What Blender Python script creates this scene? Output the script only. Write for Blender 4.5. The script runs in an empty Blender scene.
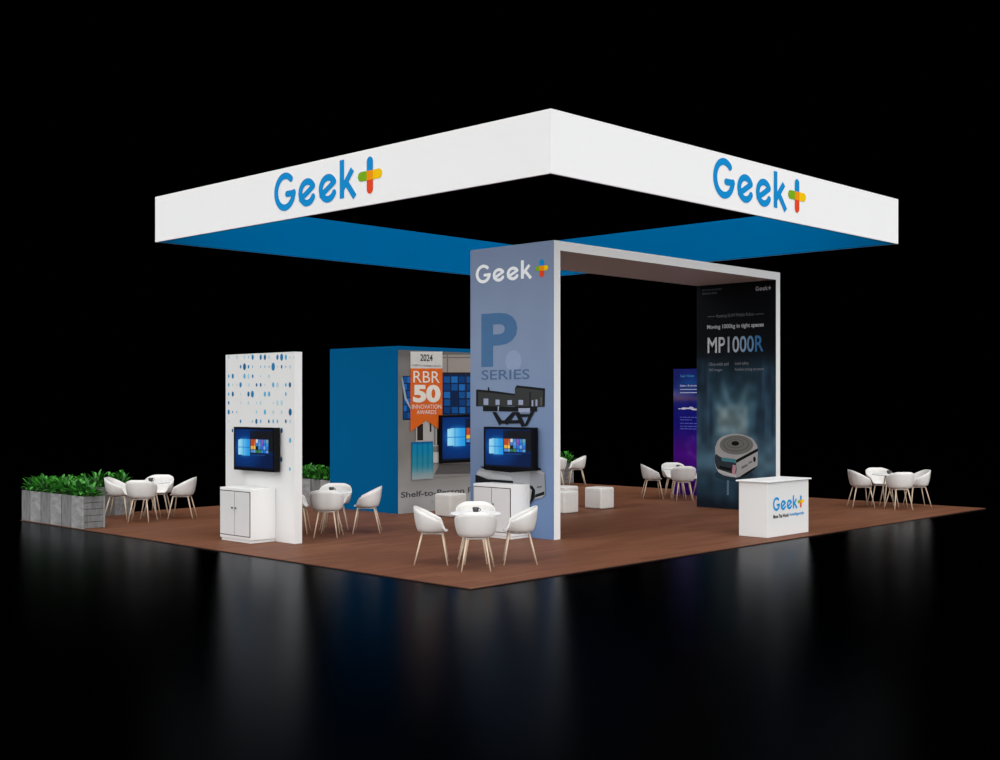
import bpy, bmesh, math, random
from mathutils import Vector, Matrix
random.seed(7)
C = bpy.context.scene.collection
PI = math.pi

# ------------------------------------------------------------------ materials
def lin(c):
    c = c / 255.0
    return c / 12.92 if c <= 0.04045 else ((c + 0.055) / 1.055) ** 2.4
def L3(rgb): return tuple(lin(v) for v in rgb)

def mat(name, rgb, rough=0.5, var=0.03, scale=20.0, spec=0.5, metal=0.0, bump=0.0, stretch=None):
    """principled material with a faint procedural variation of its own colour"""
    m = bpy.data.materials.new(name); m.use_nodes = True
    nt = m.node_tree; b = nt.nodes['Principled BSDF']
    b.inputs['Roughness'].default_value = rough
    b.inputs['Specular IOR Level'].default_value = spec
    b.inputs['Metallic'].default_value = metal
    col = L3(rgb)
    tc = nt.nodes.new('ShaderNodeTexCoord'); mp = nt.nodes.new('ShaderNodeMapping')
    nz = nt.nodes.new('ShaderNodeTexNoise'); nz.inputs['Scale'].default_value = scale
    nz.inputs['Detail'].default_value = 4
    if stretch: mp.inputs['Scale'].default_value = stretch
    nt.links.new(tc.outputs['Object'], mp.inputs['Vector'])
    nt.links.new(mp.outputs['Vector'], nz.inputs['Vector'])
    rp = nt.nodes.new('ShaderNodeValToRGB')
    rp.color_ramp.elements[0].position = 0.3; rp.color_ramp.elements[1].position = 0.7
    rp.color_ramp.elements[0].color = tuple(v * (1 - var) for v in col) + (1,)
    rp.color_ramp.elements[1].color = tuple(min(1, v * (1 + var)) for v in col) + (1,)
    nt.links.new(nz.outputs['Fac'], rp.inputs['Fac'])
    nt.links.new(rp.outputs['Color'], b.inputs['Base Color'])
    if bump:
        bn = nt.nodes.new('ShaderNodeBump'); bn.inputs['Strength'].default_value = bump
        nt.links.new(nz.outputs['Fac'], bn.inputs['Height']); nt.links.new(bn.outputs['Normal'], b.inputs['Normal'])
    return m

def paint_mat(name, emit=0.0, rough=0.5):
    m = bpy.data.materials.new(name); m.use_nodes = True
    nt = m.node_tree; b = nt.nodes['Principled BSDF']
    a = nt.nodes.new('ShaderNodeVertexColor'); a.layer_name = 'print'
    b.inputs['Roughness'].default_value = rough; b.inputs['Specular IOR Level'].default_value = 0.08
    if emit:
        b.inputs['Base Color'].default_value = (0.004, 0.004, 0.005, 1)
        nt.links.new(a.outputs['Color'], b.inputs['Emission Color'])
        b.inputs['Emission Strength'].default_value = emit
    else:
        nt.links.new(a.outputs['Color'], b.inputs['Base Color'])
    return m

M = {}
M['white'] = mat('white_laminate', (226, 226, 225), 0.45, 0.01, 3)
M['fascia'] = mat('white_stretched_fabric', (247, 247, 247), 0.8, 0.008, 0.8, spec=0.1)
M['lining'] = mat('blue_lining_fabric', (0, 98, 152), 0.9, 0.02, 1.5, spec=0.0)
M['boxblue'] = mat('blue_painted_panel', (0, 88, 138), 0.8, 0.02, 1.5, spec=0.03)
M['shell'] = mat('white_moulded_plastic', (214, 212, 209), 0.4, 0.01, 6)
M['tabletop'] = mat('white_table_laminate', (240, 240, 240), 0.35, 0.01, 6)
M['oak'] = mat('pale_oak', (205, 184, 160), 0.5, 0.08, 30, stretch=(1, 1, 0.15))
M['frame'] = mat('white_frame_metal', (215, 212, 208), 0.4, 0.01, 6)
M['rubber'] = mat('dark_rubber', (40, 40, 40), 0.8)
M['darkcup'] = mat('dark_glazed_ceramic', (45, 45, 48), 0.3, 0.1)
M['coffee'] = mat('pale_foam', (190, 185, 178), 0.6)
M['leather'] = mat('white_leatherette', (212, 209, 205), 0.5, 0.02, 12)
M['seam'] = mat('leatherette_seam', (198, 194, 190), 0.6)
M['gap'] = mat('dark_gap', (48, 34, 34), 0.8)
M['knob'] = mat('dark_knob', (35, 30, 30), 0.4)
M['door'] = mat('white_door_laminate', (210, 210, 210), 0.45, 0.01, 4)
M['tvblack'] = mat('black_screen_bezel', (4, 4, 6), 0.45, 0.05, spec=0.12)
M['logoblue'] = mat('logo_blue', (20, 142, 210), 0.7, 0.01, spec=0.05)
M['green'] = mat('logo_green', (125, 175, 30), 0.7, 0.01, spec=0.05)
M['yellow'] = mat('logo_yellow', (250, 200, 15), 0.7, 0.01, spec=0.05)
M['orange'] = mat('logo_orange', (245, 150, 20), 0.7, 0.01, spec=0.05)
M['red'] = mat('logo_red', (232, 75, 40), 0.7, 0.01, spec=0.05)
M['logowhite'] = mat('logo_white', (250, 252, 255), 0.7, 0.01, spec=0.05)
M['textblack'] = mat('print_black', (25, 25, 25), 0.6)
M['concrete_d'] = mat('grey_weathered_board', (112, 112, 112), 0.8, 0.28, 14, bump=0.1, stretch=(1, 1, 0.25))
M['concrete_l'] = mat('pale_weathered_board', (138, 138, 138), 0.8, 0.28, 14, bump=0.1, stretch=(1, 0.4, 1))
M['soil'] = mat('dark_soil', (40, 30, 22), 0.9, 0.3, 40)
M['leaf'] = mat('green_leaf', (58, 138, 40), 0.5, 0.35, 9)
M['leaf_dark'] = mat('dark_green_leaf', (28, 88, 24), 0.5, 0.35, 9)
M['stem'] = mat('leaf_stem', (70, 110, 40), 0.6)
M['edge'] = mat('dark_edge_trim', (28, 16, 12), 0.7)

def flat(name, rgb): 
    if name not in M: M[name] = mat(name, rgb, 0.7, 0.03, 12, spec=0.08)
    return M[name]

# platform wood: planks running along X
def wood():
    m = bpy.data.materials.new('brown_wood_planks'); m.use_nodes = True
    nt = m.node_tree; b = nt.nodes['Principled BSDF']; n = nt.nodes.new
    b.inputs['Roughness'].default_value = 0.55; b.inputs['Specular IOR Level'].default_value = 0.08
    tc = n('ShaderNodeTexCoord')
    br = n('ShaderNodeTexBrick'); br.offset = 0.37; br.inputs['Scale'].default_value = 1.0
    br.inputs['Brick Width'].default_value = 1.25; br.inputs['Row Height'].default_value = 0.16
    br.inputs['Mortar Size'].default_value = 0.003; br.inputs['Bias'].default_value = 0
    br.inputs['Color1'].default_value = L3((117, 76, 56)) + (1,)
    br.inputs['Color2'].default_value = L3((103, 66, 48)) + (1,)
    br.inputs['Mortar'].default_value = L3((76, 44, 30)) + (1,)
    nt.links.new(tc.outputs['Object'], br.inputs['Vector'])
    mp = n('ShaderNodeMapping'); mp.inputs['Scale'].default_value = (0.6, 9, 1)
    nt.links.new(tc.outputs['Object'], mp.inputs['Vector'])
    nz = n('ShaderNodeTexNoise'); nz.inputs['Scale'].default_value = 1.6; nz.inputs['Detail'].default_value = 6
    nt.links.new(mp.outputs['Vector'], nz.inputs['Vector'])
    mx = n('ShaderNodeMix'); mx.data_type = 'RGBA'; mx.blend_type = 'MULTIPLY'; mx.inputs[0].default_value = 1
    rp = n('ShaderNodeValToRGB'); rp.color_ramp.elements[0].position = 0.3; rp.color_ramp.elements[1].position = 0.7
    rp.color_ramp.elements[0].color = (0.78, 0.76, 0.75, 1); rp.color_ramp.elements[1].color = (1.1, 1.1, 1.1, 1)
    nt.links.new(nz.outputs['Fac'], rp.inputs['Fac'])
    nt.links.new(br.outputs['Color'], mx.inputs[6]); nt.links.new(rp.outputs['Color'], mx.inputs[7])
    nt.links.new(mx.outputs[2], b.inputs['Base Color'])
    return m
M['wood'] = wood()

def ground_mat():
    m = bpy.data.materials.new('black_polished_floor'); m.use_nodes = True
    nt = m.node_tree; n = nt.nodes.new; nt.nodes.remove(nt.nodes['Principled BSDF']); out = nt.nodes['Material Output']
    df = n('ShaderNodeBsdfDiffuse'); df.inputs['Color'].default_value = (0.0001, 0.0001, 0.0001, 1)
    gl = n('ShaderNodeBsdfGlossy'); gl.distribution = 'BECKMANN'; gl.inputs['Color'].default_value = (0.72, 0.75, 0.79, 1)
    lw = n('ShaderNodeLayerWeight'); lw.inputs['Blend'].default_value = 0.5
    pw = n('ShaderNodeMath'); pw.operation = 'POWER'; pw.inputs[1].default_value = 11.5
    mx = n('ShaderNodeMixShader')
    tc = n('ShaderNodeTexCoord'); nz = n('ShaderNodeTexNoise'); nz.inputs['Scale'].default_value = 30
    nz.inputs['Detail'].default_value = 3
    nt.links.new(tc.outputs['Object'], nz.inputs['Vector'])
    mr = n('ShaderNodeMapRange'); mr.inputs['To Min'].default_value = 0.20; mr.inputs['To Max'].default_value = 0.28
    nt.links.new(nz.outputs['Fac'], mr.inputs['Value']); nt.links.new(mr.outputs['Result'], gl.inputs['Roughness'])
    bp = n('ShaderNodeBump'); bp.inputs['Strength'].default_value = 0.12; bp.inputs['Distance'].default_value = 0.004
    nt.links.new(nz.outputs['Fac'], bp.inputs['Height']); nt.links.new(bp.outputs['Normal'], gl.inputs['Normal'])
    nt.links.new(lw.outputs['Facing'], pw.inputs[0]); nt.links.new(pw.outputs[0], mx.inputs[0])
    nt.links.new(df.outputs[0], mx.inputs[1]); nt.links.new(gl.outputs[0], mx.inputs[2])
    nt.links.new(mx.outputs[0], out.inputs['Surface'])
    return m
M['ground'] = ground_mat()

# ------------------------------------------------------------------ helpers
def thing(name, label, cat, loc=(0, 0, 0), rz=0.0, group=None):
    o = bpy.data.objects.new(name, None); C.objects.link(o)
    o.empty_display_size = 0.2
    o.location = loc; o.rotation_euler = (0, 0, rz)
    o['label'] = label; o['category'] = cat
    if group: o['group'] = group
    return o

def rootof(o):
    while o.parent: o = o.parent
    return o

def obj(name, bm, mats, parent=None, smooth=False, world=True):
    """link a bmesh as ONE mesh object; vertices given in world space when world=True"""
    me = bpy.data.meshes.new(name)
    if parent is not None and world:
        bmesh.ops.translate(bm, verts=bm.verts, vec=-Vector(rootof(parent).location))
    bm.normal_update()
    bm.to_mesh(me); bm.free()
    if not isinstance(mats, (list, tuple)): mats = [mats]
    for m in mats: me.materials.append(m)
    if smooth:
        for p in me.polygons: p.use_smooth = True
    o = bpy.data.objects.new(name, me); C.objects.link(o)
    if parent is not None: o.parent = parent
    return o

def bev(o, w=0.004, seg=2):
    md = o.modifiers.new('bevel', 'BEVEL'); md.width = w; md.segments = seg; md.limit_method = 'ANGLE'
    return o

def box(bm, a, b, mi=0):
    (x0, y0, z0), (x1, y1, z1) = a, b
    v = [bm.verts.new(p) for p in ((x0,y0,z0),(x1,y0,z0),(x1,y1,z0),(x0,y1,z0),(x0,y0,z1),(x1,y0,z1),(x1,y1,z1),(x0,y1,z1))]
    for f in ((0,3,2,1),(4,5,6,7),(0,1,5,4),(1,2,6,5),(2,3,7,6),(3,0,4,7)):
        fc = bm.faces.new([v[i] for i in f]); fc.material_index = mi
    return bm
def bx(a, b): return box(bmesh.new(), a, b)

def face_x(X0, Yl, z=0.0):
    """a wall that faces -X: u runs towards -Y, v up, w out of the wall"""
    return lambda u, v, w=0.0: (X0 - w, Yl - u, z + v)
def face_y(Y0, Xl, z=0.0):
    """a wall that faces -Y: u runs towards +X"""
    return lambda u, v, w=0.0: (Xl + u, Y0 - w, z + v)

def poly(bm, F, pts, w, mi=0, thick=0.0):
    """flat shape lying on wall F at stand-off w"""
    area = sum(pts[i][0]*pts[(i+1) % len(pts)][1] - pts[(i+1) % len(pts)][0]*pts[i][1] for i in range(len(pts)))
    if area < 0: pts = pts[::-1]
    vs = [bm.verts.new(F(u, v, w)) for u, v in pts]
    f = bm.faces.new(vs); f.material_index = mi
    if thick:
        r = bmesh.ops.extrude_face_region(bm, geom=[f])
        d = Vector(F(0, 0, thick)) - Vector(F(0, 0, 0))
        bmesh.ops.translate(bm, verts=[e for e in r['geom'] if isinstance(e, bmesh.types.BMVert)], vec=d)
        for e in r['geom']:
            if isinstance(e, bmesh.types.BMFace): e.material_index = mi
    return f

def rect(u0, v0, u1, v1): return [(u0, v0), (u1, v0), (u1, v1), (u0, v1)]
def circ(cx, cy, r, n=20, ry=None):
    ry = ry or r
    return [(cx + r*math.cos(2*PI*i/n), cy + ry*math.sin(2*PI*i/n)) for i in range(n)]

def print_layers(name, F, layers, cols, parent, w0=0.003, dw=0.00025):
    bm = bmesh.new(); names = []
    for i, (c, pts) in enumerate(layers):
        if c not in names: names.append(c)
        poly(bm, F, list(pts), w0 + dw*i, names.index(c))
    bmesh.ops.triangulate(bm, faces=[f for f in bm.faces if len(f.verts) > 4])
    return obj(name, bm, [flat('print_' + c, cols[c]) for c in names], parent)

def text(name, body, F, u0, v0, u1, v1, m, parent, w=0.004, bold=0.0, w_thick=0.002, gradient=None):
    """lettering fitted into the rectangle u0..u1, v0..v1 of a wall"""
    cu = bpy.data.curves.new(name, 'FONT'); cu.body = body; cu.size = 1.0
    cu.offset = bold; cu.extrude = 0; cu.fill_mode = 'FRONT'; cu.resolution_u = 4
    t = bpy.data.objects.new(name + '_curve', cu); C.objects.link(t)
    dg = bpy.context.evaluated_depsgraph_get(); dg.update()
    me = bpy.data.meshes.new_from_object(t.evaluated_get(dg))
    bpy.data.objects.remove(t); bpy.data.curves.remove(cu)
    xs = [v.co.x for v in me.vertices]; ys = [v.co.y for v in me.vertices]
    xa, xb, ya, yb = min(xs), max(xs), min(ys), max(ys)
    bm = bmesh.new(); bm.from_mesh(me); bpy.data.meshes.remove(me)
    for v in bm.verts:
        u = u0 + (v.co.x - xa)/(xb - xa)*(u1 - u0); q = v0 + (v.co.y - ya)/(yb - ya)*(v1 - v0)
        v.co = Vector(F(u, q, w))
    mats = [m]
    if gradient:
        mats = gradient; n = len(mats)
        c0 = Vector(F(u0, v0, w)); du = Vector(F(u1, v0, w)) - c0
        for f in bm.faces:
            s = (f.calc_center_median() - c0).dot(du)/du.dot(du)
            f.material_index = max(0, min(n-1, int(s*n)))
    for f in bm.faces:
        if not gradient: f.material_index = 0
    return obj(name, bm, mats, parent)

def ribbon(bm, F, pts, width, w, mi=0, cap=True, thick=0.004):
    """a pen stroke of constant width following pts (u, v) with round ends"""
    n = len(pts); L, R = [], []
    for i in range(n):
        a = Vector(pts[max(0, i-1)]); b = Vector(pts[min(n-1, i+1)])
        d = (b - a).normalized(); nn = Vector((-d.y, d.x)) * width/2
        p = Vector(pts[i]); L.append(p + nn); R.append(p - nn)
    out = []
    out += R
    if cap:
        d = (Vector(pts[-1]) - Vector(pts[-2])).normalized(); a0 = math.atan2(d.y, d.x)
        out += [Vector(pts[-1]) + Vector((math.cos(a0 - PI/2 + PI*k/8), math.sin(a0 - PI/2 + PI*k/8)))*width/2 for k in range(1, 8)]
    out += L[::-1]
    if cap:
        d = (Vector(pts[1]) - Vector(pts[0])).normalized(); a0 = math.atan2(d.y, d.x)
        out += [Vector(pts[0]) + Vector((math.cos(a0 + PI/2 + PI*k/8), math.sin(a0 + PI/2 + PI*k/8)))*width/2 for k in range(1, 8)]
    # quads along the stroke, fans for caps
    bL = [bm.verts.new(F(p.x, p.y, w)) for p in L]; bR = [bm.verts.new(F(p.x, p.y, w)) for p in R]
    for i in range(n-1):
        f = bm.faces.new((bR[i], bR[i+1], bL[i+1], bL[i])); f.material_index = mi
    if cap:
        k = 7
        e = out[n:n+k]; ve = [bm.verts.new(F(p.x, p.y, w)) for p in e]
        f = bm.faces.new([bR[-1]] + ve + [bL[-1]]); f.material_index = mi
        e = out[n+k+n:]; ve = [bm.verts.new(F(p.x, p.y, w)) for p in e]
        f = bm.faces.new([bL[0]] + ve + [bR[0]]); f.material_index = mi

def arc(cx, cy, rx, ry, a0, a1, n=22):
    return [(cx + rx*math.cos(math.radians(a0 + (a1-a0)*i/n)), cy + ry*math.sin(math.radians(a0 + (a1-a0)*i/n))) for i in range(n+1)]

def brand_logo(F, u0, v0, sx, sz, lm, parent, w=0.006, st=0.17, arm=.45, tk=.23, px=0.0, pm=None):
    """letters G e e k and the four-colour plus; sx, sz = metres per unit"""
    G = lambda u, v, ww=0.0: F(u0 + u*sx, v0 + v*sz, ww)
    bm = bmesh.new(); h = st/2
    # G
    ribbon(bm, G, arc(.47, .5, .47-h, .5-h, 48, 352, 30), st, w)
    ribbon(bm, G, [(.56, .43), (.86, .43)], st*.95, w + .0004)
    # two e with slanted bars
    for cx in (1.42, 2.27):
        ribbon(bm, G, [(cx - .27, .22), (cx + .25, .50)], st*.9, w + .0004)
        ribbon(bm, G, arc(cx, .37, .37-h, .36-h, 30, 330, 28), st, w)
    # k
    ribbon(bm, G, [(2.83, .05+.0), (2.83, 1.0)], st, w, cap=False)
    ribbon(bm, G, [(2.86, .30), (3.24, .72)], st*.95, w + .0004, cap=False)
    ribbon(bm, G, [(3.00, .42), (3.33, .03)], st*.95, w + .0008, cap=False)
    o = obj('logo_lettering', bm, lm, parent)
    # plus
    bm = bmesh.new(); cx, cy, a, b = 3.90, .49, arm, .45; t = tk; cx += px
    ribbon(bm, G, [(cx, cy), (cx, cy + b - t/2)], t, w, 0)
    ribbon(bm, G, [(cx, cy), (cx - a + t/2, cy)], t, w + .0004, 1)
    ribbon(bm, G, [(cx, cy), (cx + a - t/2, cy)], t, w + .0004, 2)
    ribbon(bm, G, [(cx, cy), (cx, cy - b + t/2)], t, w, 3)
    poly(bm, G, rect(cx - t/2, cy - t/2, cx + t/2, cy + t/2), w + .0010, 4)
    p = obj('logo_plus', bm, pm or [M['logoblue'], M['green'], M['yellow'], M['red'], M['orange']], parent)
    if not pm: p['label'] = 'plus sign in blue, green, yellow and red'
    return o

def painted(name, F, W, H, nu, nv, func, m, parent, w=0.0015):
    """a print: a flat grid whose cells carry the colours of the picture (u right, v up, both 0..1)"""
    bm = bmesh.new(); cl = bm.loops.layers.float_color.new('print')
    g = [[bm.verts.new(F(W*i/nu, H*j/nv, w)) for i in range(nu+1)] for j in range(nv+1)]
    cols = [[tuple(lin(max(0, min(255, c))) for c in func(i/nu, j/nv)) + (1,) for i in range(nu+1)] for j in range(nv+1)]
    for j in range(nv):
        for i in range(nu):
            f = bm.faces.new((g[j][i], g[j][i+1], g[j+1][i+1], g[j+1][i]))
            for lp, (jj, ii) in zip(f.loops, ((j, i), (j, i+1), (j+1, i+1), (j+1, i))): lp[cl] = cols[jj][ii]
    return obj(name, bm, m, parent)

def tube(bm, p0, p1, r0, r1, n=10, mi=0):
    p0, p1 = Vector(p0), Vector(p1); d = (p1 - p0).normalized()
    a = d.orthogonal().normalized(); b = d.cross(a)
    A = [bm.verts.new(p0 + (a*math.cos(2*PI*i/n) + b*math.sin(2*PI*i/n))*r0) for i in range(n)]
    B = [bm.verts.new(p1 + (a*math.cos(2*PI*i/n) + b*math.sin(2*PI*i/n))*r1) for i in range(n)]
    for i in range(n):
        f = bm.faces.new((A[i], A[(i+1) % n], B[(i+1) % n], B[i])); f.material_index = mi; f.smooth = True
    bm.faces.new(A[::-1]).material_index = mi; bm.faces.new(B).material_index = mi

def lathe(bm, prof, c=(0, 0, 0), n=32, mi=0):
    rings = [[bm.verts.new((c[0] + r*math.cos(2*PI*i/n), c[1] + r*math.sin(2*PI*i/n), c[2] + z)) for i in range(n)] for r, z in prof]
    for a, b in zip(rings, rings[1:]):
        for i in range(n): 
            f = bm.faces.new((a[i], a[(i+1) % n], b[(i+1) % n], b[i])); f.material_index = mi
    bm.faces.new(rings[0][::-1]).material_index = mi; bm.faces.new(rings[-1]).material_index = mi

def dup(root, loc, rz, label=None, group=None, rename=None):
    r = root.copy(); C.objects.link(r); r.location = loc; r.rotation_euler = (0, 0, rz)
    if label: r['label'] = label
    if group: r['group'] = group
    for ch in list(root.children):
        c = ch.copy(); C.objects.link(c); c.parent = r
        for g in list(ch.children):
            d = g.copy(); C.objects.link(d); d.parent = c
    return r

def mix(a, b, t):
    t = max(0, min(1, t)); return tuple(x + (y - x)*t for x, y in zip(a, b))
def sm(a, b, x):
    t = max(0, min(1, (x - a)/(b - a))); return t*t*(3 - 2*t)
def gauss(x, s): return math.exp(-(x/s)**2)
# smooth value noise for the blurred prints
_R = [[random.random() for _ in range(64)] for _ in range(64)]
def vn(x, y):
    xi, yi = int(math.floor(x)), int(math.floor(y)); fx, fy = x - xi, y - yi
    fx, fy = fx*fx*(3-2*fx), fy*fy*(3-2*fy)
    g = lambda i, j: _R[(yi + j) % 64][(xi + i) % 64]
    return (g(0,0)*(1-fx) + g(1,0)*fx)*(1-fy) + (g(0,1)*(1-fx) + g(1,1)*fx)*fy

def smooth_poly(p, it=3):
    """corner cutting"""
    for _ in range(it):
        q = []
        for i in range(len(p)):
            a, b = p[i], p[(i+1) % len(p)]
            q += [(a[0]*.78 + b[0]*.22, a[1]*.78 + b[1]*.22), (a[0]*.22 + b[0]*.78, a[1]*.22 + b[1]*.78)]
        p = q
    return p
# ------------------------------------------------------------------ shapes of the prints, in metres on their walls
LIFT=[('trayback',[(0.14,2.28),(0.216,2.289),(0.557,2.249),(0.992,2.209),(0.992,2.022),(0.325,2.02),(0.14,2.019)]),('traydark',[(0.14,2.28),(0.162,2.292),(0.216,2.289),(0.557,2.264),(0.992,2.219),(0.992,2.191),(0.557,2.23),(0.14,2.262)]),('traydark',[(0.397,2.327),(0.429,2.326),(0.44,2.262),(0.397,2.263)]),('traydark',[(0.134,2.29),(0.176,2.29),(0.176,2.02),(0.134,2.019)]),('traydark',[(0.289,2.026),(0.992,2.016),(0.992,1.941),(0.289,1.943)]),('trayback',[(0.992,2.303),(1.027,2.346),(1.621,2.295),(1.616,2.018),(1.464,2.017),(1.044,1.997),(0.992,1.997)]),('traydark',[(0.992,2.297),(1.03,2.351),(1.626,2.298),(1.621,2.262),(1.044,2.319)]),('traydark',[(1.588,2.28),(1.621,2.28),(1.616,2.018),(1.588,2.018)]),('traydark',[(1.304,2.245),(1.328,2.245),(1.325,2.011),(1.301,2.01)]),('traydark',[(0.992,2.022),(1.464,2.023),(1.464,1.943),(0.992,1.941)]),('sky',[(0.307,2.145),(0.414,2.145),(0.414,2.043),(0.307,2.043)]),('sky',[(0.575,2.129),(0.663,2.128),(0.663,2.044),(0.575,2.044)]),('sky',[(0.837,2.119),(0.932,2.119),(0.932,2.047),(0.837,2.047)]),('sky',[(1.073,2.122),(1.171,2.122),(1.171,2.045),(1.073,2.045)]),('sky',[(1.351,2.119),(1.385,2.119),(1.385,2.026),(1.351,2.025)]),('sky',[(1.431,2.128),(1.471,2.128),(1.471,2.026),(1.431,2.026)]),('sky',[(1.075,1.995),(1.318,1.996),(1.318,1.93),(1.075,1.929)]),('brown',[(1.539,2.164),(1.557,2.164),(1.557,2.036),(1.539,2.036)]),('sky',[(0.624,2.021),(0.656,2.021),(0.645,1.932),(0.627,1.932)]),('traydark',[(0.504,1.932),(0.592,1.932),(0.733,1.782),(0.663,1.718)]),('traydark',[(0.941,1.934),(1.044,1.935),(0.837,1.733),(0.733,1.769)]),('traydark',[(0.992,1.934),(1.095,1.935),(1.214,1.738),(1.146,1.699)]),('traydark',[(1.331,1.937),(1.415,1.949),(1.264,1.726),(1.188,1.706)]),('traydark',[(0.68,1.8),(1.129,1.811),(1.129,1.761),(0.68,1.749)]),('traydark',[(1.061,1.9),(1.331,1.906),(1.331,1.863),(1.061,1.858)]),('robotgrey',[(0.204,1.011),(0.645,1.069),(1.487,1.071),(1.622,1.005),(1.636,0.685),(1.568,0.631),(1.378,0.59),(1.323,0.526),(0.761,0.494),(0.616,0.756),(0.145,0.796),(0.13,0.902)]),('robotlight',[(0.175,0.978),(0.471,0.969),(0.903,0.924),(0.96,0.875),(0.529,0.877),(0.16,0.924)]),('traydark',[(0.234,1.058),(1.541,1.083),(1.555,1.047),(0.903,0.986),(0.353,1.006)]),('traydark',[(0.13,0.923),(0.204,0.909),(0.412,0.861),(0.96,0.859),(0.974,0.81),(0.616,0.798),(0.13,0.796)]),('robotmid',[(1.323,1.024),(1.622,0.985),(1.627,0.695),(1.446,0.655),(1.405,0.764),(1.323,0.811)]),('traydark',[(1.432,0.67),(1.622,0.729),(1.622,0.68),(1.432,0.624)]),('traydark',[(1.323,0.811),(1.378,0.797),(1.432,0.735),(1.427,0.623),(1.323,0.516),(1.328,0.567),(1.383,0.641),(1.389,0.723),(1.323,0.766)]),('robotline',[(1.465,0.797),(1.568,0.812),(1.568,0.786),(1.465,0.769)])]
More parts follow.
